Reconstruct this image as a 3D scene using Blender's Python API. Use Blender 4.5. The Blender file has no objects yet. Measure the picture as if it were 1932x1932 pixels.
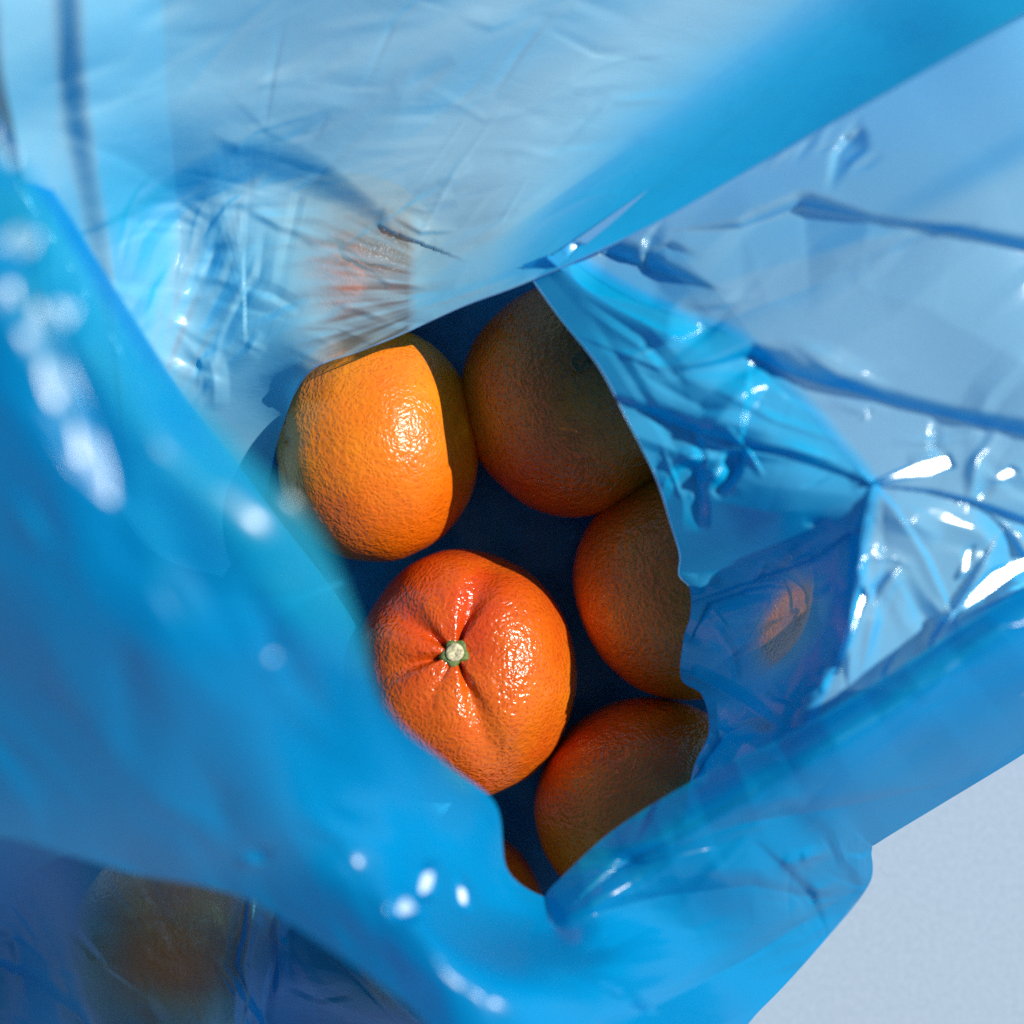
import bpy, math, random
import numpy as np
from mathutils import Vector, Matrix

# ------------------------------------------------------------------ scene, camera, light
S = bpy.context.scene
C = S.collection
S.render.engine = 'CYCLES'
S.cycles.use_denoising = False
S.cycles.max_bounces = 14
S.cycles.diffuse_bounces = 5
S.cycles.glossy_bounces = 4
S.cycles.transmission_bounces = 8
S.cycles.transparent_max_bounces = 24
S.cycles.caustics_reflective = False
S.cycles.caustics_refractive = False
S.cycles.sample_clamp_indirect = 4.0
S.view_settings.view_transform = 'Standard'
S.view_settings.look = 'None'
S.view_settings.gamma = 1.0
S.view_settings.exposure = 0.3

HC = 0.536                       # camera height above the ground
cam_d = bpy.data.cameras.new('camera')
cam_d.lens = 50
cam_d.sensor_width = 36
cam_d.clip_start = 0.02
cam_d.clip_end = 400
cam_d.dof.use_dof = True
cam_d.dof.focus_distance = HC - 0.066
cam_d.dof.aperture_fstop = 3.6
cam = bpy.data.objects.new('camera', cam_d)
cam.location = (0, 0, HC)
C.objects.link(cam)
S.camera = cam

SUN_EL, SUN_AZ = math.radians(45), math.radians(20)   # azimuth counted from +x towards +y
Lx, Ly, Lz = math.cos(SUN_EL) * math.cos(SUN_AZ), math.cos(SUN_EL) * math.sin(SUN_AZ), math.sin(SUN_EL)
W = bpy.data.worlds.new('World')
S.world = W
W.use_nodes = True
wn = W.node_tree.nodes
sky = wn.new('ShaderNodeTexSky')
sky.sky_type = 'NISHITA'
sky.sun_disc = False
sky.sun_elevation = SUN_EL
sky.sun_rotation = math.pi / 2 - SUN_AZ
W.node_tree.links.new(sky.outputs[0], wn['Background'].inputs[0])
wn['Background'].inputs[1].default_value = 0.062
sun_d = bpy.data.lights.new('sun', 'SUN')
sun_d.energy = 4.7
sun_d.angle = math.radians(0.53)
sun_d.color = (1.0, 0.95, 0.88)
sun = bpy.data.objects.new('sun', sun_d)
sun.rotation_euler = Vector((Lx, Ly, Lz)).to_track_quat('Z', 'Y').to_euler()
sun.location = (2, 0.7, 2)
C.objects.link(sun)

# ------------------------------------------------------------------ helpers
PX = 36.0 / 50.0 / 1932.0        # one unit of the drawing grid, per metre of distance


def P(u, v, z):
    k = PX * (HC - z)
    return (u - 966) * k, (966 - v) * k, z


def mat(name):
    m = bpy.data.materials.new(name)
    m.use_nodes = True
    nt = m.node_tree
    for n in list(nt.nodes):
        nt.nodes.remove(n)
    return m, nt.nodes, nt.links


def N(nodes, kind, **kw):
    n = nodes.new(kind)
    for k, val in kw.items():
        setattr(n, k, val)
    return n


def math_node(nodes, links, op, a, b=None, clamp=False):
    n = nodes.new('ShaderNodeMath')
    n.operation = op
    n.use_clamp = clamp
    for i, x in enumerate((a, b)):
        if x is None:
            continue
        if hasattr(x, 'links'):
            links.new(x, n.inputs[i])
        else:
            n.inputs[i].default_value = x
    return n.outputs[0]


def film_material(name, thick=1.0, tint=(0.76, 0.935, 0.95), haze=0.29, front=(0.01, 0.46, 0.93),
                  back=(0.0, 0.41, 0.82), rough=0.16, wrinkle=0.25, wscale=(60, 160, 90), gloss=1.0, share=0.5):
    """thin coloured polythene: tinted see-through, milky scatter both ways, clear gloss;
    the light's path through the film grows as the film turns edge-on"""
    m, n, l = mat(name)
    out = N(n, 'ShaderNodeOutputMaterial')
    tc = N(n, 'ShaderNodeTexCoord')
    mp = N(n, 'ShaderNodeMapping')
    mp.inputs['Scale'].default_value = wscale
    mp.inputs['Rotation'].default_value = (0, 0, 0.5)
    l.new(tc.outputs['Object'], mp.inputs['Vector'])
    nz = N(n, 'ShaderNodeTexNoise')
    nz.inputs['Scale'].default_value = 1.0
    nz.inputs['Detail'].default_value = 4
    nz.inputs['Roughness'].default_value = 0.55
    nz.inputs['Distortion'].default_value = 0.6
    l.new(mp.outputs[0], nz.inputs['Vector'])
    bp = N(n, 'ShaderNodeBump')
    bp.inputs['Strength'].default_value = wrinkle
    bp.inputs['Distance'].default_value = 0.004
    l.new(nz.outputs['Fac'], bp.inputs['Height'])
    geo = N(n, 'ShaderNodeNewGeometry')
    dot = N(n, 'ShaderNodeVectorMath', operation='DOT_PRODUCT')
    l.new(bp.outputs['Normal'], dot.inputs[0])
    l.new(geo.outputs['Incoming'], dot.inputs[1])
    c = math_node(n, l, 'ABSOLUTE', dot.outputs['Value'])
    c = math_node(n, l, 'MAXIMUM', c, 0.2)
    at = N(n, 'ShaderNodeAttribute')          # 1 where the film clings flat to fruit and is clear
    at.attribute_name = 'cling'
    clear = math_node(n, l, 'SUBTRACT', 1.0, math_node(n, l, 'MULTIPLY', at.outputs['Fac'], 0.88))
    path = math_node(n, l, 'MULTIPLY', math_node(n, l, 'POWER', c, -1.5), thick)
    path = math_node(n, l, 'MULTIPLY', path, clear)
    comb = N(n, 'ShaderNodeCombineColor')
    for i in range(3):
        l.new(math_node(n, l, 'POWER', tint[i], path), comb.inputs[i])
    tr = N(n, 'ShaderNodeBsdfTransparent')
    l.new(comb.outputs[0], tr.inputs[0])
    sc = math_node(n, l, 'SUBTRACT', 1.0, math_node(n, l, 'POWER', 1 - haze, path))
    df = N(n, 'ShaderNodeBsdfDiffuse')       # thin film scatters milky, thick film a purer blue
    depth = math_node(n, l, 'ADD', math_node(n, l, 'MULTIPLY', path, 0.6), 0.4)
    pure = math_node(n, l, 'ADD', math_node(n, l, 'MULTIPLY', math_node(n, l, 'MINIMUM', path, 3.5), 0.36), 0.64)
    cf = N(n, 'ShaderNodeCombineColor')
    for i in range(3):
        l.new(math_node(n, l, 'POWER', max(front[i], 0.001), (depth, pure, 1.0)[i]), cf.inputs[i])
    l.new(cf.outputs[0], df.inputs[0])
    tl = N(n, 'ShaderNodeBsdfTranslucent')
    tl.inputs[0].default_value = (*back, 1)
    for q in (df, tl):
        l.new(bp.outputs['Normal'], q.inputs['Normal'])
    mx = N(n, 'ShaderNodeMixShader')
    mx.inputs[0].default_value = share
    l.new(df.outputs[0], mx.inputs[1])
    l.new(tl.outputs[0], mx.inputs[2])
    m2 = N(n, 'ShaderNodeMixShader')
    l.new(sc, m2.inputs[0])
    l.new(tr.outputs[0], m2.inputs[1])
    l.new(mx.outputs[0], m2.inputs[2])
    gl = N(n, 'ShaderNodeBsdfGlossy')
    gl.inputs['Roughness'].default_value = rough
    l.new(bp.outputs['Normal'], gl.inputs['Normal'])
    graze = math_node(n, l, 'POWER', math_node(n, l, 'SUBTRACT', 1.0, c), 5.0)
    fres = math_node(n, l, 'ADD', math_node(n, l, 'MULTIPLY', graze, 0.5), 0.035)
    m3 = N(n, 'ShaderNodeMixShader')
    l.new(math_node(n, l, 'MULTIPLY', fres, gloss, True), m3.inputs[0])
    l.new(m2.outputs[0], m3.inputs[1])
    l.new(gl.outputs[0], m3.inputs[2])
    l.new(m3.outputs[0], out.inputs['Surface'])
    return m


def catmull(A, n):
    """A: (k, ...) control points -> n samples by index"""
    A = np.asarray(A, float)
    k = len(A)
    t = np.linspace(0, k - 1, n)
    i = np.clip(np.floor(t).astype(int), 0, k - 2)
    f = (t - i).reshape(-1, *([1] * (A.ndim - 1)))
    p0 = A[np.clip(i - 1, 0, k - 1)]
    p1 = A[i]
    p2 = A[i + 1]
    p3 = A[np.clip(i + 2, 0, k - 1)]
    return 0.5 * ((2 * p1) + (p2 - p0) * f + (2 * p0 - 5 * p1 + 4 * p2 - p3) * f ** 2 + (3 * p1 - p0 - 3 * p2 + p3) * f ** 3)


def line_dist(U, V, pts):
    """signed distance to a polyline (positive below a left-to-right line) and place along it 0..1"""
    pts = np.asarray(pts, float)
    seg = np.linalg.norm(np.diff(pts, axis=0), axis=1)
    cum = np.concatenate([[0], np.cumsum(seg)])
    best = np.full(U.shape, 1e9)
    sd = np.zeros(U.shape)
    ar = np.zeros(U.shape)
    pc = np.zeros(U.shape)
    for i in range(len(pts) - 1):
        p, q = pts[i], pts[i + 1]
        d = q - p
        t = ((U - p[0]) * d[0] + (V - p[1]) * d[1]) / (seg[i] ** 2)
        t0 = np.clip(t, 0, 1)
        ex, ey = U - (p[0] + t0 * d[0]), V - (p[1] + t0 * d[1])
        D = np.hypot(ex, ey)
        cr = d[0] * (V - p[1]) - d[1] * (U - p[0])
        pr = np.abs(cr) / seg[i]
        m = (D < best - 1e-4) | ((np.abs(D - best) <= 1e-4) & (pr > pc))
        best = np.where(m, D, best)
        pc = np.where(m, pr, pc)
        sd = np.where(m, D * np.sign(cr), sd)
        ar = np.where(m, (cum[i] + t0 * seg[i]) / cum[-1], ar)
    return sd, ar


def fold(U, V, pts, slope, widths, decay, sharp=1.7, round_=False):
    """one crease in taut film: a steep strip whose width tapers along the line, soft on its upper
    side and sharp on its lower one; below it the film climbs back slowly over decay"""
    d, a = line_dist(U, V, catmull(pts, 6 * len(pts)) if round_ else pts)
    w = np.maximum(np.interp(a, np.linspace(0, 1, len(widths)), widths), 0.01)
    s = np.clip(d / w + 1.0, 0, 1)
    s = s ** sharp if sharp else s * s * (3 - 2 * s)
    back = np.clip(1 - np.maximum(d, 0) / (decay * (0.3 + 0.7 * w / max(widths))), 0, 1)
    return -slope * w * 0.00015 * s * back


def creases(U, V, n, seed, box, length, width, slope, ang, spread, bend=0.3):
    """fine straight crinkles, each a little roof with two flat sides"""
    r = np.random.RandomState(seed)
    Z = np.zeros(U.shape)
    for _ in range(n):
        cu, cv = r.uniform(box[0], box[2]), r.uniform(box[1], box[3])
        a = ang + r.normal(0, spread)
        L = r.uniform(*length)
        w = r.uniform(*width)
        b = r.normal(0, bend) * L * 0.3
        du, dv = math.cos(a), math.sin(a)
        sel = (np.abs(U - cu) < L) & (np.abs(V - cv) < L)
        if not sel.any():
            continue
        pts = [(cu - du * L / 2, cv - dv * L / 2), (cu - dv * b, cv + du * b), (cu + du * L / 2, cv + dv * L / 2)]
        d, t = line_dist(U[sel], V[sel], pts)
        tap = 1 - np.abs(2 * t - 1) ** 1.5
        k = r.uniform(0.35, 1) * r.choice([-1, 1])
        side = np.where(d > 0, w * r.uniform(0.3, 1), w)
        Z[sel] += slope * k * w * 0.00015 * np.clip(1 - np.abs(d) / side, 0, 1) * tap
    return Z


def ridge(U, V, pts, h, w, f0=0.2, f1=0.2):
    d, a = line_dist(U, V, catmull(pts, 6 * len(pts)))
    e = np.clip(a / max(f0, 1e-3), 0, 1) * np.clip((1 - a) / max(f1, 1e-3), 0, 1)
    return h * np.exp(-np.sqrt((d / w) ** 2 + 0.04)) * e


def tri(x):
    return np.abs((x / (2 * np.pi)) % 1 - 0.5) * 4 - 1


def crumple(U, V, amp, size, seed, n=5, mask=None, aniso=None):
    """crisp crossing creases, as crinkled film has"""
    r = np.random.RandomState(seed)
    wu = sum(np.sin(U / (size * r.uniform(1.2, 3)) * 2 + V / (size * r.uniform(1.5, 3)) + r.uniform(0, 6)) for _ in range(3))
    wv = sum(np.sin(V / (size * r.uniform(1.2, 3)) * 2 - U / (size * r.uniform(1.5, 3)) + r.uniform(0, 6)) for _ in range(3))
    Z = 0
    for i in range(n):
        a = r.uniform(0, np.pi) if aniso is None else aniso + r.normal(0, 0.28)
        k = 2 * np.pi / (size * r.uniform(0.6, 1.9))
        Z = Z + r.uniform(0.4, 1) * tri(k * (U * np.cos(a) + V * np.sin(a)) + 0.9 * wu + 0.6 * wv * (i % 2) + r.uniform(0, 6)) * size * 0.5
    Z = Z / n * amp
    return Z if mask is None else Z * mask


def blob(U, V, u, v, ru, rv, rot=0.0):
    c, s = math.cos(rot), math.sin(rot)
    x, y = (U - u) * c + (V - v) * s, -(U - u) * s + (V - v) * c
    return np.exp(-(x / ru) ** 2 - (y / rv) ** 2)


def mesh_grid(name, XYZ, material, parent=None, wrap=False):
    nt, ns = XYZ.shape[:2]
    idx = np.arange(nt * ns).reshape(nt, ns)
    if wrap:
        idx = np.concatenate([idx, idx[:, :1]], axis=1)
    q = np.stack([idx[:-1, :-1], idx[:-1, 1:], idx[1:, 1:], idx[1:, :-1]], -1).reshape(-1, 4)
    me = bpy.data.meshes.new(name)
    me.vertices.add(nt * ns)
    me.vertices.foreach_set('co', XYZ.reshape(-1).astype(np.float32))
    me.loops.add(q.size)
    me.loops.foreach_set('vertex_index', q.reshape(-1).astype(np.int32))
    me.polygons.add(len(q))
    me.polygons.foreach_set('loop_start', (np.arange(len(q)) * 4).astype(np.int32))
    me.polygons.foreach_set('use_smooth', np.ones(len(q), bool))
    me.update(calc_edges=True)
    me.validate()
    me.materials.append(material)
    o = bpy.data.objects.new(name, me)
    C.objects.link(o)
    if parent:
        o.parent = parent
    return o


def glint(U, V, Z, u, v, ru, rv, rot=0.0, lift=0.0, hard=2.0):
    """a small flat facet of film that lies so that it mirrors the sun towards the opening"""
    b = blob(U, V, u, v, ru, rv, rot)
    w = np.clip(b * hard - 0.25, 0, 1)
    w = w * w * (3 - 2 * w)
    z0 = float((Z * b).sum() / max(b.sum(), 1e-9))
    k = PX * (HC - z0)
    x0, y0 = (u - 966) * k, (966 - v) * k
    vv = Vector((-x0, -y0, HC - z0)).normalized()
    h = vv + Vector((Lx, Ly, Lz))
    sx, sy = -h.x / h.z, -h.y / h.z
    plane = z0 + lift + sx * ((U - u) * k) + sy * ((v - V) * k)
    return Z * (1 - w) + plane * w


def facet(U, V, Z, poly, soft=4.0):
    """the same for a flat facet with straight sides"""
    p = np.array(poly, float)
    c = p.mean(axis=0)
    dist = np.full(U.shape, 1e9)
    for i in range(len(p)):
        a, b = p[i], p[(i + 1) % len(p)]
        e = (b - a) / np.linalg.norm(b - a)
        nx, ny = -e[1], e[0]
        if (c[0] - a[0]) * nx + (c[1] - a[1]) * ny < 0:
            nx, ny = -nx, -ny
        dist = np.minimum(dist, (U - a[0]) * nx + (V - a[1]) * ny)
    w = np.clip(dist / soft + 0.7, 0, 1)
    if w.sum() < 1:
        return Z
    z0 = float((Z * w).sum() / w.sum())
    k = PX * (HC - z0)
    x0, y0 = (c[0] - 966) * k, (966 - c[1]) * k
    vv = Vector((-x0, -y0, HC - z0)).normalized()
    h = vv + Vector((Lx, Ly, Lz))
    plane = z0 - h.x / h.z * ((U - c[0]) * k) + h.y / h.z * ((V - c[1]) * k)
    return Z * (1 - w) + plane * w


def sheet(name, rows, ns, nt, relief, material, parent, cling=None, glints=()):
    """loft between guide curves given as (u, v, height); relief(U, V) adds the folds"""
    G_rows = len(rows)
    rows = [catmull(r, ns) for r in rows]
    G = catmull(np.array(rows), nt)                 # nt, ns, 3
    U, V, Z = G[..., 0], G[..., 1], G[..., 2]
    if relief is not None:
        Z = Z + relief(U, V)
    for g in glints:
        Z = facet(U, V, Z, *g) if isinstance(g[0], (list, tuple)) else glint(U, V, Z, *g)
    Z = np.maximum(Z, 0.0015)
    k = PX * (HC - Z)
    o = mesh_grid(name, np.stack([(U - 966) * k, (966 - V) * k, Z], -1), material, parent)
    if cling is not None:
        a = o.data.attributes.new('cling', 'FLOAT', 'POINT')
        F = np.linspace(0, 1, nt)[:, None] * np.ones(ns)[None, :] * (G_rows - 1)
        a.data.foreach_set('value', np.clip(cling(U, V, F), -3.5, 1).reshape(-1).astype(np.float32))
    return o


def empty(name, loc, label, cat, group=None):
    o = bpy.data.objects.new(name, None)
    C.objects.link(o)
    o.location = loc
    o.empty_display_size = 0.02
    o['label'] = label
    o['category'] = cat
    if group:
        o['group'] = group
    return o


# ------------------------------------------------------------------ ground
m, n, l = mat('pale_ground')
out = N(n, 'ShaderNodeOutputMaterial')
bs = N(n, 'ShaderNodeBsdfPrincipled')
bs.inputs['Roughness'].default_value = 0.85
tc = N(n, 'ShaderNodeTexCoord')
nz = N(n, 'ShaderNodeTexNoise')
nz.inputs['Scale'].default_value = 420
nz.inputs['Detail'].default_value = 3
l.new(tc.outputs['Object'], nz.inputs['Vector'])
cr = N(n, 'ShaderNodeValToRGB')
cr.color_ramp.elements[0].color = (0.29, 0.375, 0.46, 1)
cr.color_ramp.elements[1].color = (0.325, 0.415, 0.505, 1)
cr.color_ramp.elements[0].position = 0.3
cr.color_ramp.elements[1].position = 0.7
l.new(nz.outputs['Fac'], cr.inputs[0])
l.new(cr.outputs[0], bs.inputs['Base Color'])
bp = N(n, 'ShaderNodeBump')
bp.inputs['Strength'].default_value = 0.15
bp.inputs['Distance'].default_value = 0.0005
l.new(nz.outputs['Fac'], bp.inputs['Height'])
l.new(bp.outputs[0], bs.inputs['Normal'])
l.new(bs.outputs[0], out.inputs[0])
gx = np.linspace(-60, 60, 25)
GX, GY = np.meshgrid(gx, gx)
ground = mesh_grid('ground', np.stack([GX, GY, GX * 0], -1), m)
ground['kind'] = 'structure'
ground['label'] = 'smooth pale grey blue ground'

# ------------------------------------------------------------------ the bag
bag = empty('plastic_bag', (0, 0, 0), 'open blue translucent plastic bag holding the oranges on the pale ground', 'bag')

F_back = film_material('film_back', wrinkle=0.08, wscale=(30, 110, 60), rough=0.3, haze=0.58, front=(0.46, 0.775, 0.94), share=0.33)
F_side = film_material('film_side', wrinkle=0.03, rough=0.16, haze=0.50, front=(0.38, 0.725, 0.92), gloss=0.8, share=0.44)
F_lip = film_material('film_lip', wrinkle=0.012, rough=0.25, haze=0.38, front=(0.03, 0.55, 0.69), back=(0.0, 0.36, 0.67), tint=(0.55, 0.86, 0.95), gloss=0.8)
F_low = film_material('film_low', wrinkle=0.06, rough=0.25, front=(0.01, 0.54, 0.82), back=(0.0, 0.37, 0.76))
F_shade = film_material('film_shade', wrinkle=0.04, rough=0.25, thick=1.6, haze=0.62, front=(0.0, 0.36, 0.8), back=(0.0, 0.14, 0.40))  # dense film for the added sheet that shades the fruit
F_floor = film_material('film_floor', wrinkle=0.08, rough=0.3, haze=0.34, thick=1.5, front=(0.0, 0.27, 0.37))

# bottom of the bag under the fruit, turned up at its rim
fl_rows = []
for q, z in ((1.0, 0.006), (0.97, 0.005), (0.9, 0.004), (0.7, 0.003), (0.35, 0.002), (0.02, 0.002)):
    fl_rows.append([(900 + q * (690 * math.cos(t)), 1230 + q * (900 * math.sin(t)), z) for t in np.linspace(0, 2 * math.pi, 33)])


def fl_relief(U, V):
    return np.abs(crumple(U, V, 0.00009, 130, 4)) * 0.6


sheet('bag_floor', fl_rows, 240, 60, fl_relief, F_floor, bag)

# back panel: rises behind the fruit, its lower edge hangs over the opening
bk = [
    [(420, 1090, .02), (490, 965, .028), (528, 820, .050), (580, 705, .080), (680, 662, .086), (770, 625, .089), (880, 575, .094), (1005, 528, .102), (1220, 430, .116), (1450, 300, .130), (1700, 160, .148), (1932, 30, .165), (2300, -170, .18), (3000, -520, .18)],
    [(250, 1000, .05), (330, 850, .050), (415, 720, .062), (520, 600, .079), (620, 560, .082), (720, 520, .083), (830, 470, .083), (955, 425, .086), (1130, 300, .090), (1345, 160, .098), (1570, 20, .108), (1780, -110, .120), (2130, -300, .13), (2850, -620, .13)],
    [(100, 620, .115), (215, 500, .098), (330, 440, .076), (430, 395, .084), (555, 350, .087), (660, 325, .088), (770, 285, .089), (890, 230, .09), (1060, 140, .093), (1270, 20, .095), (1490, -100, .098), (1710, -230, .10), (2000, -400, .102), (2700, -800, .105)],
    [(30, 260, .165), (150, 220, .152), (270, 190, .138), (400, 160, .126), (520, 135, .12), (620, 110, .118), (730, 80, .116), (850, 40, .115), (1010, -30, .113), (1200, -120, .112), (1420, -230, .11), (1640, -340, .11), (1900, -500, .108), (2600, -950, .108)],
    [(-60, -150, .19), (100, -170, .18), (230, -190, .17), (370, -210, .16), (500, -230, .152), (600, -250, .147), (710, -270, .143), (830, -300, .14), (980, -350, .137), (1160, -420, .133), (1380, -500, .13), (1600, -600, .126), (1850, -720, .122), (2500, -1100, .118)],
    [(-150, -600, .02), (60, -620, .02), (200, -640, .02), (340, -660, .02), (470, -680, .02), (580, -700, .02), (690, -720, .02), (810, -750, .02), (960, -800, .02), (1140, -860, .02), (1360, -900, .02), (1580, -950, .02), (1820, -1000, .02), (2450, -1300, .02)],
]


def bk_relief(U, V):
    z = fold(U, V, [(130, 455), (215, 425), (330, 378), (450, 345), (560, 365), (700, 420)], 0.5, [6, 20, 54, 90, 80, 40], 320, 0, True)
    z += -0.4 * fold(U, V, [(240, 900), (225, 640), (212, 470), (185, 300), (165, 150), (150, -140)], 2.2, [4, 20, 50, 60, 64, 60], 150, 0, True)
    z += -0.4 * fold(U, V, [(20, 420), (10, 200), (-10, -140)], 2.0, [10, 40, 50], 130, 0, True)
    z += crumple(U, V, 0.000022, 190, 21, 6, None, aniso=1.2)
    z += creases(U, V, 46, 5, (230, 380, 800, 700), (60, 200), (8, 24), 0.45, 0.05, 0.35)
    z += creases(U, V, 24, 6, (230, 380, 480, 760), (80, 240), (10, 30), 0.5, 2.1, 0.25)
    z += creases(U, V, 60, 7, (150, -60, 1200, 420), (80, 320), (10, 40), 0.20, -0.1, 0.35)
    z += creases(U, V, 14, 8, (450, -60, 1000, 420), (150, 420), (8, 22), 0.30, -0.85, 0.2)
    z += creases(U, V, 26, 9, (640, 330, 1150, 640), (140, 380), (8, 26), 0.30, -0.42, 0.12)
    return z


def bk_cling(U, V, F):
    # the film clings to the fruit in fine creases that fan out from the right
    dx, dy = 900 - U, V - 545
    an = np.arctan2(dy, np.maximum(dx, 1))
    rr = np.hypot(dx, dy) / 300
    st = 0.5 * np.sin(34 * an + 2.2 * np.sin(3 * rr)) + 0.5 * np.sin(61 * an + 1.0 + 2.5 * np.sin(2.2 * rr + 1)) + 0.35 * np.sin(113 * an + 3 * rr)
    env = np.clip((790 - U) / 22, 0, 1) * np.clip((U - 520) / 130, 0, 1) * np.exp(-(np.maximum(470 - V, 0) / 75) ** 2)
    low = np.clip((V - 600) / 60, 0, 1)
    a = env * np.clip(0.68 + 0.22 * st + 0.27 * low, 0, 0.95)
    an2 = np.arctan2(U - 250, np.maximum(900 - V, 1))
    r2 = np.hypot(U - 250, V - 900) / 300
    st2 = 0.6 * np.sin(40 * an2 + 2 * np.sin(3 * r2)) + 0.5 * np.sin(73 * an2 + 3 * np.sin(2 * r2))
    b = blob(U, V, 380, 560, 75, 200, 0.35) * np.clip(0.1 + 0.7 * st2, -0.5, 0.75)
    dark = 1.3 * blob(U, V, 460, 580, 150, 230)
    d, t = line_dist(U, V, np.array(bk[0])[:, :2])
    hem = 3.0 * np.exp(-(d / 200) ** 2) * np.clip((U - 920) / 260, 0, 1)
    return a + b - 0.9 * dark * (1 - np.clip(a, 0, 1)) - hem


back_sheet = sheet('back_panel', bk, 460, 300, bk_relief, F_back, bag, bk_cling)

# right side panel: crisp creased film falling away to the right
sd_edge = [(985, 500, .097), (1006, 530, .099), (1060, 605, .106), (1130, 692, .117), (1182, 790, .119), (1229, 882, .115), (1248, 930, .109), (1264, 985, .104), (1282, 1045, .095), (1281, 1085, .090), (1302, 1112, .088), (1303, 1160, .086), (1290, 1205, .085), (1286, 1280, .083), (1325, 1312, .083), (1338, 1380, .084), (1312, 1440, .085), (1300, 1490, .085), (1290, 1560, .08)]
# crest the panel climbs to before it falls away to the right, one point for each point of the edge
crest = [(1060, 470, .104), (1120, 520, .108), (1210, 570, .118), (1330, 612, .130), (1400, 645, .135), (1470, 720, .136), (1530, 780, .135), (1580, 840, .135), (1625, 890, .135), (1645, 930, .134), (1640, 980, .133), (1630, 1030, .132), (1620, 1080, .131), (1610, 1150, .130), (1590, 1220, .129), (1560, 1290, .128), (1530, 1350, .126), (1510, 1400, .125), (1490, 1450, .121)]
swell = np.interp(np.arange(19), [0, 7, 10, 18], [.42, .42, 0, 0])     # how far the upper part bulges up behind its edge
far_v = np.linspace(-260, 1180, len(sd_edge))
sd = [sd_edge]
for f in (.28, .65):
    sd.append([(a[0] + (b[0] - a[0]) * f, a[1] + (b[1] - a[1]) * f, a[2] + (b[2] - a[2]) * min(1, f * (1 + w))) for a, b, w in zip(sd_edge, crest, swell)])
sd.append(crest)
near_end = np.interp(np.arange(19), [0, 4, 11, 15, 18], [0, 1, 1, .1, 0])     # both ends stay tucked under the panels that overlap them
for f, dz in ((0.2, .004), (0.45, .011), (0.66, .003), (0.82, -.05), (1.0, -.125)):
    row = []
    for i, ((u, v, z), fv) in enumerate(zip(crest, far_v)):
        w = near_end[i]
        lift = (.133 + .00001 * (900 - v)) * w + (.112 if i < 9 else .116) * (1 - w)
        row.append((u + (2450 - u) * f, v + (fv - v) * f ** 0.85, max(z + (lift - z) * min(1, 2 * f) + (dz * w if dz > 0 else dz), .003)))
    sd.append(row)


def sd_relief(U, V):
    z = fold(U, V, [(1290, 434), (1400, 432), (1512, 392), (1600, 408), (1700, 426), (1800, 440), (1990, 485)], 1.35, [2, 22, 36, 14, 18, 26, 34], 220, 1.6)
    z += fold(U, V, [(1330, 618), (1420, 582), (1600, 512), (1790, 436)], 0.7, [70, 60, 46, 10], 150, 1.2)
    z += fold(U, V, [(1150, 480), (1250, 515), (1350, 545)], 1.2, [40, 34, 3], 80)
    z += fold(U, V, [(1290, 700), (1420, 672), (1500, 712), (1700, 768), (1990, 835)], 1.35, [3, 40, 32, 28, 38], 220, 1.6)
    z += fold(U, V, [(1218, 480), (1222, 455), (1240, 425)], 1.6, [12, 10, 3], 40)
    z += fold(U, V, [(1218, 478), (1260, 462), (1310, 480)], 1.4, [4, 12, 2], 40)
    z += fold(U, V, [(1565, 345), (1580, 290), (1600, 265)], 1.6, [3, 12, 16], 40)
    z += fold(U, V, [(1160, 752), (1300, 812), (1480, 862), (1645, 915)], 0.9, [10, 40, 34, 6], 120)
    z -= 0.5 * fold(U, V, [(1640, 905), (1690, 965), (1745, 1050), (1797, 1165)], 2.6, [8, 12, 13, 10], 50, 2.2)
    z += fold(U, V, [(1640, 915), (1760, 930), (1850, 955), (1990, 1010)], 2.2, [4, 10, 13, 16], 60, 2.2)
    z -= 0.5 * fold(U, V, [(1765, 1210), (1830, 1110), (1885, 1005)], 2.8, [30, 20, 3], 90, 2.2)
    z += fold(U, V, [(1850, 955), (1895, 1000), (1960, 1100)], 2.0, [4, 14, 20], 60, 2.2)
    z -= 0.4 * fold(U, V, [(1600, 1290), (1605, 1150), (1625, 1010), (1640, 930)], 2.4, [4, 44, 34, 6], 60)
    z += fold(U, V, [(1300, 1140), (1420, 1100), (1530, 1060), (1610, 1005)], 1.8, [4, 12, 12, 6], 80, 2.2)
    z += fold(U, V, [(1310, 1195), (1340, 1140), (1450, 1105), (1510, 1115)], 1.6, [3, 10, 11, 2], 60, 2.2)
    z += fold(U, V, [(1310, 1275), (1400, 1325), (1510, 1405)], 1.5, [26, 30, 24], 60)
    z += fold(U, V, [(1330, 1440), (1370, 1385), (1440, 1355)], 1.4, [20, 18, 3], 40)
    z += creases(U, V, 18, 3, (1650, 800, 2000, 1180), (60, 220), (10, 40), 0.6, 0.4, 1.2)
    z += creases(U, V, 34, 4, (1230, 850, 1560, 1440), (50, 190), (8, 30), 1.0, -0.3, 0.9)
    z += creases(U, V, 16, 14, (1130, 420, 2000, 800), (120, 420), (14, 60), 0.30, -0.3, 0.5)
    z += creases(U, V, 12, 15, (1180, 640, 1640, 900), (160, 420), (10, 40), 0.45, 0.45, 0.2)
    z += creases(U, V, 8, 16, (1480, 230, 1640, 330), (40, 120), (6, 16), 0.6, -0.8, 0.3)
    z += creases(U, V, 12, 18, (1540, 1050, 1700, 1350), (70, 200), (8, 26), 0.7, 1.8, 0.25)
    return z


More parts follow.
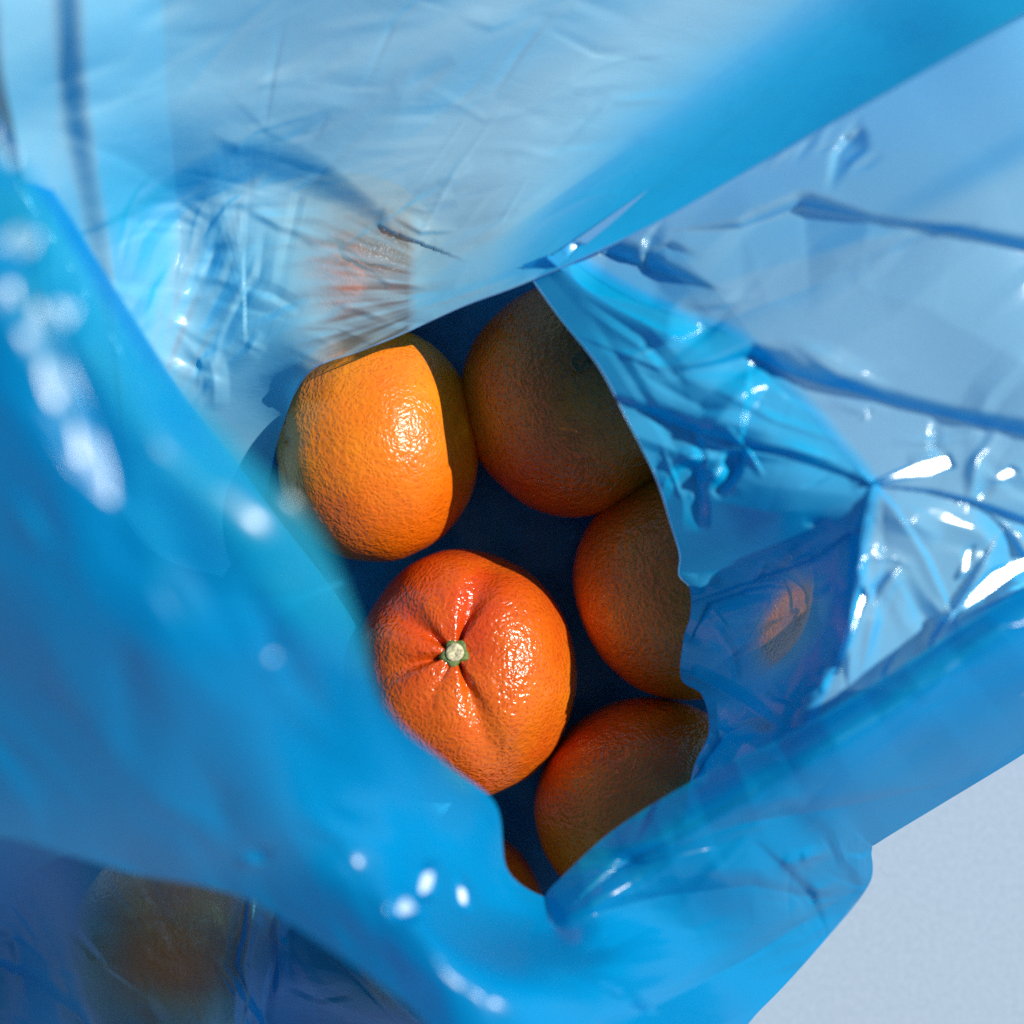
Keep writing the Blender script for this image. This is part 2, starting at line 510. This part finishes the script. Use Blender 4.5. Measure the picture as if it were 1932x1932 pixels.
def sd_cling(U, V, F):
    # two layers lie together between the edge and the crest (rows 0 to 3), one beyond it
    th = -3.2 * np.clip((3.14 - F) / 0.14, 0, 1)
    clear = 1.4 * blob(U, V, 1490, 1180, 66, 120, 0.45) + 0.95 * blob(U, V, 1440, 1370, 55, 35) + 0.4 * blob(U, V, 1310, 1240, 40, 60)
    return th * (1 - np.clip(clear, 0, 1)) + 0.7 * np.clip(clear, 0, 1)


side_sheet = sheet('side_panel', sd, 420, 420, sd_relief, F_side, bag, sd_cling,
      glints=[([(1650, 909), (1745, 868), (1790, 858), (1800, 880), (1745, 900)], 5), ([(1798, 1172), (1828, 1120), (1870, 1078), (1960, 1040), (1960, 1098)], 4),
              ([(1590, 1250), (1626, 1108), (1636, 1126), (1612, 1190)], 3), ([(1628, 796), (1632, 772), (1644, 768), (1640, 790)], 3),
              ([(1868, 905), (1905, 880), (1925, 890), (1890, 908)], 3), ([(1808, 1090), (1818, 1040), (1838, 1030), (1830, 1075)], 4)])

# added film sheet hanging edge-on below the crest to keep sun off the fruit
bot = [.006 if i < 10 else .104 for i in range(len(crest))]
shade_rows = [[(u - 3 - 5 * f, v, z + (b - z) * f) for (u, v, z), b in zip(crest, bot)] for f in (0, .33, .66, 1.0)]
sheet('shade_sheet', shade_rows, 200, 40, lambda U, V: sd_relief(U, V), F_shade, bag)

# left inner wall, partly under the lip
lf = [
    [(-160, -40, .16), (0, 215, .15), (110, 370, .145), (230, 562, .135), (340, 732, .12), (430, 850, .105), (530, 985, .085), (640, 1130, .06), (760, 1330, .035), (900, 1520, .03)],
    [(-220, 40, .165), (-60, 290, .16), (50, 450, .155), (160, 630, .148), (260, 790, .135), (340, 910, .118), (430, 1060, .1), (540, 1220, .07), (640, 1400, .05), (780, 1600, .04)],
    [(-420, 200, .1), (-300, 480, .1), (-200, 650, .1), (-100, 820, .1), (0, 980, .095), (100, 1120, .085), (200, 1280, .07), (320, 1430, .06), (420, 1560, .05), (600, 1720, .03)],
    [(-600, 400, .01), (-480, 700, .01), (-400, 860, .01), (-300, 1020, .01), (-200, 1180, .01), (-100, 1300, .01), (0, 1420, .01), (140, 1540, .01), (280, 1660, .01), (480, 1800, .01)],
]
sheet('inner_wall', lf, 260, 160, lambda U, V: crumple(U, V, 0.00004, 140, 44, 5, None, aniso=0.6), F_low, bag)

# front panel slumped over the fruit in front of the lip
fp = [
    [(-260, 1480, .06), (0, 1520, .07), (200, 1590, .084), (420, 1640, .082), (560, 1690, .076), (720, 1760, .080), (860, 1830, .080), (1050, 1950, .07)],
    [(-260, 1700, .02), (0, 1720, .035), (180, 1760, .078), (400, 1790, .083), (520, 1820, .076), (660, 1860, .074), (800, 1920, .074), (1000, 2010, .05)],
    [(-260, 1900, .01), (0, 1900, .020), (170, 1890, .074), (380, 1900, .083), (500, 1930, .06), (640, 1960, .05), (780, 2010, .045), (960, 2080, .03)],
    [(-260, 2150, .01), (0, 2150, .01), (200, 2150, .05), (380, 2150, .055), (500, 2150, .03), (640, 2150, .02), (780, 2170, .01), (940, 2200, .01)],
]


def fp_relief(U, V):
    z = -0.4 * fold(U, V, [(440, 1990), (445, 1850), (465, 1760), (475, 1670)], 2.2, [30, 30, 24, 10], 70)
    z += creases(U, V, 12, 51, (440, 1680, 620, 1990), (140, 320), (8, 26), 0.9, 1.5, 0.15)
    z += creases(U, V, 16, 52, (-60, 1660, 460, 1990), (120, 320), (8, 30), 0.7, 0.9, 0.5)
    z += creases(U, V, 20, 53, (560, 1750, 950, 1990), (120, 320), (8, 30), 0.6, 0.5, 0.3)
    z += fold(U, V, [(-60, 1800), (60, 1850), (150, 1920), (200, 2000)], 1.4, [20, 26, 22, 10], 70)
    return z


sheet('front_panel', fp, 260, 180, fp_relief, F_low, bag, lambda U, V, F: -0.25 - 1.3 * blob(U, V, 520, 1820, 60, 200) + 1.2 * blob(U, V, 320, 1790, 170, 170) - 0.9 * blob(U, V, 30, 1700, 130, 100) + 0.6 * blob(U, V, 700, 1880, 110, 70))

# the rolled front lip, close to the camera on the left, sweeping round to the right
lp = [
    [(-120, 60, .25), (60, 330, .254), (230, 610, .256), (440, 830, .256), (590, 985, .255), (668, 1150, .246), (725, 1330, .215), (845, 1442, .163), (935, 1518, .135), (957, 1640, .12), (1022, 1690, .112), (1042, 1672, .112), (1140, 1580, .114), (1240, 1512, .116), (1350, 1450, .122), (1400, 1426, .126), (1480, 1390, .131), (1640, 1295, .135), (1780, 1205, .136), (1932, 1110, .136), (2200, 960, .13)],
    [(-200, 120, .262), (-20, 400, .267), (130, 690, .266), (330, 930, .264), (460, 1080, .262), (540, 1230, .25), (610, 1390, .222), (740, 1510, .182), (850, 1600, .155), (920, 1710, .138), (1020, 1760, .13), (1090, 1750, .128), (1200, 1660, .122), (1310, 1580, .125), (1420, 1510, .131), (1470, 1480, .134), (1540, 1440, .138), (1690, 1350, .140), (1820, 1260, .14), (1960, 1170, .14), (2240, 1020, .135)],
    [(-320, 200, .256), (-180, 520, .260), (-60, 850, .258), (100, 1120, .252), (230, 1300, .244), (330, 1430, .230), (440, 1540, .212), (600, 1620, .192), (740, 1710, .196), (860, 1810, .200), (1010, 1870, .190), (1160, 1860, .152), (1290, 1760, .1), (1420, 1680, .1), (1530, 1590, .1), (1566, 1552, .107), (1610, 1510, .11), (1740, 1430, .11), (1870, 1350, .115), (2000, 1260, .12), (2280, 1120, .12)],
    [(-480, 260, .20), (-420, 640, .20), (-400, 1000, .19), (-330, 1380, .18), (-120, 1540, .18), (60, 1590, .180), (240, 1645, .172), (450, 1690, .176), (620, 1790, .186), (760, 1890, .196), (960, 2050, .200), (1300, 2020, .145), (1440, 1900, .07), (1560, 1770, .03), (1640, 1668, .04), (1645, 1604, .058), (1660, 1588, .06), (1780, 1515, .06), (1920, 1430, .07), (2060, 1340, .08), (2320, 1200, .08)],
]


def lp_relief(U, V):
    left = np.clip((1000 - U) / 150, 0, 1)
    z = crumple(U, V, 0.00004, 240, 61, 4, None, aniso=-0.6)
    z += creases(U, V, 30, 41, (-100, 350, 750, 1550), (260, 620), (50, 140), 0.20, 1.05, 0.10) * left
    z += creases(U, V, 14, 42, (200, 1450, 1000, 1800), (160, 420), (24, 70), 0.35, 0.5, 0.25)
    z += fold(U, V, [(1060, 1740), (1250, 1690), (1420, 1670), (1560, 1700)], 0.9, [6, 40, 34, 6], 90)
    z += fold(U, V, [(1150, 1940), (1400, 1815), (1580, 1700)], 1.1, [40, 40, 10], 90)
    z += fold(U, V, [(1250, 1605), (1400, 1555), (1600, 1520), (1760, 1485)], 0.8, [6, 34, 30, 4], 90)
    z += fold(U, V, [(1100, 1690), (1190, 1620), (1290, 1570)], 0.8, [6, 26, 4], 60)
    z += fold(U, V, [(1440, 1600), (1530, 1690), (1560, 1760)], 1.4, [4, 22, 6], 60)
    z += creases(U, V, 26, 43, (1080, 1450, 1640, 1850), (120, 380), (12, 44), 0.45, -0.35, 0.2)
    z += creases(U, V, 22, 44, (1480, 1580, 1650, 1780), (40, 150), (8, 30), 1.0, 0.6, 0.9)
    z += creases(U, V, 22, 45, (1400, 1100, 2000, 1550), (160, 420), (14, 50), 0.30, -0.55, 0.12)
    z += ridge(U, V, [(950, 1780), (1080, 1840), (1200, 1890)], 0.0025, 12)
    return z


def lp_cling(U, V, F):
    d, t = line_dist(U, V, np.array(lp[0])[:, :2])
    right = np.clip((t - 0.50) / 0.06, 0, 1)
    th = -0.2 + 1.35 * right + (3.3 - 1.4 * right) * np.clip((d - 14) / (250 - 110 * right), 0, 1) ** 0.8
    pale = blob(U, V, 60, 1010, 70, 230, -0.5) + 0.8 * blob(U, V, 330, 1130, 50, 300, -0.5) + 0.9 * blob(U, V, 560, 1120, 90, 330, -0.5)
    pale += 0.7 * blob(U, V, 60, 560, 60, 260, -0.3) + 0.6 * blob(U, V, 1560, 1680, 80, 90) + 0.5 * blob(U, V, 1820, 1330, 160, 60, -0.5)
    return -th * (1 - 0.4 * np.clip(pale, 0, 1))


sheet('front_lip', lp, 620, 260, lp_relief, F_lip, bag, lp_cling,
      glints=[(40, 455, 34, 36, 0, 0, 3), (118, 592, 28, 32, 0, 0, 3), (5, 270, 70, 26, 1.2), (75, 640, 130, 46, 1.15, 0, 1.7), (120, 745, 120, 48, 1.15, 0, 1.7), (175, 860, 120, 36, 1.1, 0, 1.6), (20, 560, 60, 40, 1.2, 0, 1.1),
              (320, 1140, 120, 28, 1.05, 0, .75), (515, 1240, 36, 26, 1.0, 0, 1.2), (770, 1710, 34, 22, -.4, 0, 2), (805, 1665, 36, 20, -1.2, 0, 2), (873, 1690, 40, 20, 1.3, 0, 1.5),
              (480, 1618, 36, 22, -.3, 0, 1), (70, 990, 110, 40, 1.0, 0, .9), (285, 720, 24, 30, 0, 0, 1.0), (1180, 1880, 60, 8, .45, 0, 1.3)])


# the cut edge of the film, a fine thickened rim along the opening
F_rim = film_material('film_rim', thick=1.2, wrinkle=0.0, rough=0.2, haze=0.75, front=(0.5, 0.75, 0.95))


def rim(sheet_ob, ns, a, b, rad):
    n_all = len(sheet_ob.data.vertices)
    co = np.empty(n_all * 3, np.float32)
    sheet_ob.data.vertices.foreach_get('co', co)
    line = co.reshape(-1, 3)[int(a * ns):int(b * ns)].astype(float)
    t = np.gradient(line, axis=0)
    t /= np.linalg.norm(t, axis=1)[:, None] + 1e-12
    up = np.array([0, 0, 1.0])
    s1 = np.cross(t, up)
    s1 /= np.linalg.norm(s1, axis=1)[:, None] + 1e-12
    s2 = np.cross(s1, t)
    A = np.linspace(0, 2 * math.pi, 8, endpoint=False)
    R_ = rad * (1 + 0.35 * np.sin(np.arange(len(line)) * 0.11))[:, None, None]
    G = line[:, None, :] + R_ * (np.cos(A)[None, :, None] * s1[:, None, :] + np.sin(A)[None, :, None] * s2[:, None, :])
    mesh_grid('cut_edge', G, F_rim, sheet_ob, wrap=True)


rim(back_sheet, 460, 0.20, 0.99, 0.00016)
rim(side_sheet, 420, 0.02, 0.97, 0.00013)

# ------------------------------------------------------------------ the oranges
def peel_material(name, c1, c2, c3, rough=0.34, pore=0.55, blush=(0, 0)):
    m, n, l = mat(name)
    out = N(n, 'ShaderNodeOutputMaterial')
    b = N(n, 'ShaderNodeBsdfPrincipled')
    tc = N(n, 'ShaderNodeTexCoord')
    a = N(n, 'ShaderNodeTexNoise')
    a.inputs['Scale'].default_value = 24
    a.inputs['Detail'].default_value = 5
    l.new(tc.outputs['Object'], a.inputs['Vector'])
    r = N(n, 'ShaderNodeValToRGB')
    r.color_ramp.elements[0].color = (*c1, 1)
    r.color_ramp.elements[1].color = (*c2, 1)
    r.color_ramp.elements[0].position = 0.35
    r.color_ramp.elements[1].position = 0.68
    sep = N(n, 'ShaderNodeSeparateXYZ')        # the fruit ripened more on one side
    l.new(tc.outputs['Object'], sep.inputs[0])
    g = math_node(n, l, 'ADD', math_node(n, l, 'MULTIPLY', sep.outputs['X'], blush[0]), math_node(n, l, 'MULTIPLY', sep.outputs['Y'], blush[1]))
    l.new(math_node(n, l, 'ADD', a.outputs['Fac'], g), r.inputs[0])
    vo = N(n, 'ShaderNodeTexVoronoi')
    vo.feature = 'SMOOTH_F1'
    vo.inputs['Scale'].default_value = 720
    vo.inputs['Smoothness'].default_value = 0.6
    dw = N(n, 'ShaderNodeTexNoise')
    dw.inputs['Scale'].default_value = 160
    l.new(tc.outputs['Object'], dw.inputs['Vector'])
    mxv = N(n, 'ShaderNodeMix', data_type='VECTOR')
    mxv.inputs[0].default_value = 0.006
    l.new(tc.outputs['Object'], mxv.inputs[4])
    l.new(dw.outputs['Color'], mxv.inputs[5])
    l.new(mxv.outputs[1], vo.inputs['Vector'])
    mk = N(n, 'ShaderNodeMix', data_type='RGBA')
    pit = math_node(n, l, 'SUBTRACT', 0.38, vo.outputs['Distance'], True)
    l.new(math_node(n, l, 'MULTIPLY', pit, 2.0, True), mk.inputs[0])
    l.new(r.outputs[0], mk.inputs[6])
    mk.inputs[7].default_value = (*c3, 1)
    l.new(mk.outputs[2], b.inputs['Base Color'])
    n2 = N(n, 'ShaderNodeTexNoise')
    n2.inputs['Scale'].default_value = 380
    n2.inputs['Detail'].default_value = 3
    l.new(tc.outputs['Object'], n2.inputs['Vector'])
    hh = math_node(n, l, 'ADD', math_node(n, l, 'MULTIPLY', vo.outputs['Distance'], 0.6), n2.outputs['Fac'])
    bp = N(n, 'ShaderNodeBump')
    bp.inputs['Strength'].default_value = pore
    bp.inputs['Distance'].default_value = 0.0011
    l.new(hh, bp.inputs['Height'])
    l.new(bp.outputs[0], b.inputs['Normal'])
    b.inputs['Roughness'].default_value = rough
    b.inputs['Subsurface Weight'].default_value = 0.05
    b.inputs['Subsurface Radius'].default_value = (0.004, 0.0015, 0.0004)
    b.inputs['Subsurface Scale'].default_value = 1.0
    l.new(b.outputs[0], out.inputs[0])
    return m


PEEL = peel_material('peel_orange', (0.68, 0.125, 0.002), (0.76, 0.245, 0.006), (0.52, 0.075, 0.002), 0.30, 0.40, (0, 5))
PEEL_RED = peel_material('peel_red_orange', (0.52, 0.050, 0.005), (0.64, 0.150, 0.005), (0.34, 0.032, 0.003), 0.21, 0.50, (3, -1))
PEEL_SHADE = peel_material('peel_shade_orange', (0.50, 0.070, 0.002), (0.84, 0.215, 0.008), (0.40, 0.042, 0.002), 0.27, 0.75)  # redder peel for the shaded fruit, warm shade tone put into the colour


def plain(name, c1, c2, scale, rough=0.7):
    m, n, l = mat(name)
    out = N(n, 'ShaderNodeOutputMaterial')
    b = N(n, 'ShaderNodeBsdfPrincipled')
    tc = N(n, 'ShaderNodeTexCoord')
    a = N(n, 'ShaderNodeTexNoise')
    a.inputs['Scale'].default_value = scale
    a.inputs['Detail'].default_value = 4
    l.new(tc.outputs['Object'], a.inputs['Vector'])
    r = N(n, 'ShaderNodeValToRGB')
    r.color_ramp.elements[0].color = (*c1, 1)
    r.color_ramp.elements[1].color = (*c2, 1)
    r.color_ramp.elements[0].position = 0.35
    r.color_ramp.elements[1].position = 0.65
    l.new(a.outputs['Fac'], r.inputs[0])
    l.new(r.outputs[0], b.inputs['Base Color'])
    bp = N(n, 'ShaderNodeBump')
    bp.inputs['Strength'].default_value = 0.5
    bp.inputs['Distance'].default_value = 0.0005
    l.new(a.outputs['Fac'], bp.inputs['Height'])
    l.new(bp.outputs[0], b.inputs['Normal'])
    b.inputs['Roughness'].default_value = rough
    l.new(b.outputs[0], out.inputs[0])
    return m


M_CALYX = plain('calyx_green', (0.05, 0.11, 0.02), (0.16, 0.22, 0.06), 700)
M_SCAR = plain('stem_scar', (0.30, 0.28, 0.14), (0.62, 0.56, 0.36), 900)
M_NAVEL = plain('navel_brown', (0.17, 0.055, 0.015), (0.34, 0.14, 0.04), 700)


def orange(u, v, z, ru, rv, rz, axis, label, material, furrows=(), dimple=0.05, seed=1, top='calyx', spin=0.0, shoulder=0.0):
    """fruit with its stem end turned to 'axis' (picture right, picture up, towards the sky)"""
    x, y, _ = P(u, v, z)
    k = PX * (HC - z)
    base = empty('orange', (x, y, 0), label, 'orange', 'oranges in the plastic bag')
    r = np.random.RandomState(seed)
    nt, ns = 130, 220
    th = np.linspace(0.0008, math.pi - 0.0008, nt)[:, None]
    ph = np.linspace(0, 2 * math.pi, ns, endpoint=False)[None, :]
    dirs = np.stack([np.sin(th) * np.cos(ph), np.sin(th) * np.sin(ph), np.cos(th) * np.ones_like(ph)], -1)
    R = np.ones((nt, ns))
    R -= dimple * np.exp(-(th / 0.20) ** 2)
    R -= dimple * 0.6 * np.exp(-((math.pi - th) / 0.22) ** 2)
    R += shoulder * np.exp(-((th - 0.62) / 0.34) ** 2)
    for (ang, h, wd, reach) in furrows:
        d = (ph - math.radians(ang) + math.pi) % (2 * math.pi) - math.pi
        R = R - h * np.exp(-(d / (wd * (0.55 + 0.45 * np.clip(th / 0.5, 0, 1)))) ** 2) * np.clip(th / 0.10, 0, 1) * np.exp(-(th / reach) ** 2)
    for i in range(26):
        kv = r.normal(0, 1, 3)
        kv = kv / np.linalg.norm(kv) * (r.uniform(2, 5) if i < 12 else r.uniform(8, 17))
        R = R + (0.006 if i < 12 else 0.0011) * np.sin(dirs @ kv + r.uniform(0, 6))
    q = Vector((axis[0], axis[1], axis[2])).normalized().to_track_quat('Z', 'Y')
    rot = q.to_matrix() @ Matrix.Rotation(spin, 3, 'Z')
    M = np.array(rot)
    pts = (dirs * R[..., None]) @ M.T
    pts = pts * np.array([ru * k, rv * k, rz])
    pts[..., 2] += z
    lowest = pts[..., 2].min()
    if lowest < 0.004:
        pts[..., 2] += 0.004 - lowest
    peel = mesh_grid('peel', pts, material, base, wrap=True)
    # stem end
    tip = pts[0].mean(axis=0)
    aw = Vector((axis[0], axis[1], axis[2])).normalized()
    frame = Matrix.Translation(Vector(tip)) @ q.to_matrix().to_4x4()

    def lathe(name, prof, mt, lobes=0, amp=0.0, parent=None):
        A = np.linspace(0, 2 * math.pi, 40, endpoint=False)
        g = []
        for (rr, hh, lw) in prof:
            ring = rr * (1 + lw * (amp * np.cos(lobes * A) + 0.08 * np.sin(2 * A + seed) + 0.05 * np.sin(3 * A)))
            g.append(np.stack([ring * np.cos(A), ring * np.sin(A), np.full_like(A, hh) + 0.0002 * np.sin(3 * A + seed) * (rr > 0.0005)], -1))
        G = np.array(g)
        Mx = np.array(frame)
        G = G @ Mx[:3, :3].T + Mx[:3, 3]
        return mesh_grid(name, G, mt, parent or base, wrap=True)

    if top == 'calyx':
        cal = lathe('calyx', [(0.0046, -0.0012, 1), (0.0045, 0.0002, 1), (0.0039, 0.0011, 0.7), (0.0031, 0.0013, 0.4), (0.0024, 0.0008, 0), (0.0002, 0.0004, 0)], M_CALYX, 5, 0.16)
        lathe('stem_scar', [(0.0030, 0.0004, 0.3), (0.0030, 0.0016, 0.3), (0.0025, 0.0021, 0.3), (0.0012, 0.0017, 0), (0.0001, 0.0013, 0)], M_SCAR, parent=cal)
    elif top == 'navel':
        lathe('navel', [(0.0034, -0.0012, 0.3), (0.0033, 0.0004, 0.3), (0.0026, 0.0009, 0.3), (0.0018, 0.0001, 0.2), (0.0001, -0.0001, 0)], M_NAVEL)
    return base


ZC = 0.0385
orange(716, 843, ZC, 190, 222, 0.036, (-0.93, 0.02, 0.35), 'sunlit yellow orange with strong highlight under the back panel edge', PEEL,
       furrows=[(20, .03, .25, .5), (90, .035, .25, .5), (160, .03, .3, .5), (230, .035, .25, .5), (310, .03, .25, .5)], seed=3, shoulder=0.015, top=None)
orange(878, 1270, ZC, 213, 232, 0.036, (-0.06, 0.26, 0.96), 'glossy red orange with green stem button and radiating furrows', PEEL_RED,
       furrows=[(100, .10, .20, .95), (172, .025, .26, .5), (238, .12, .24, 1.0), (312, .10, .26, .9), (0, .11, .2, .95), (50, .02, .2, .6)], dimple=0.08, seed=7, shoulder=0.06)
orange(1085, 752, ZC, 205, 224, 0.036, (0.0, 0.22, 0.97), 'shaded brown looking orange with small round navel scar at upper right', PEEL_SHADE, dimple=0.015, seed=12, top='navel')
orange(1303, 1102, ZC, 222, 212, 0.037, (0.75, -0.3, 0.5), 'shaded orange tucked under the jagged edge of the side panel', PEEL_SHADE, seed=17, top=None)
orange(1222, 1520, ZC, 208, 208, 0.036, (0.45, 0.18, 0.87), 'shaded orange below the right one with its shoulder bumpy', PEEL_SHADE, seed=23, furrows=[(40, .05, .3, .6), (170, .05, .3, .6), (280, .05, .3, .6)])
orange(850, 1748, ZC, 186, 186, 0.035, (0.3, -0.4, 0.8), 'orange showing only a small sliver at the bottom corner of the opening', PEEL_RED, seed=29, top=None)
orange(335, 1775, ZC, 190, 205, 0.035, (-0.5, 0.2, 0.8), 'dark brown orange seen through the front panel at lower left', PEEL, seed=31, top=None)
orange(668, 492, 0.034, 172, 158, 0.031, (0.3, 0.5, 0.8), 'pinkish orange seen through the wrinkled back panel behind the sunlit one', PEEL, seed=37, top=None)
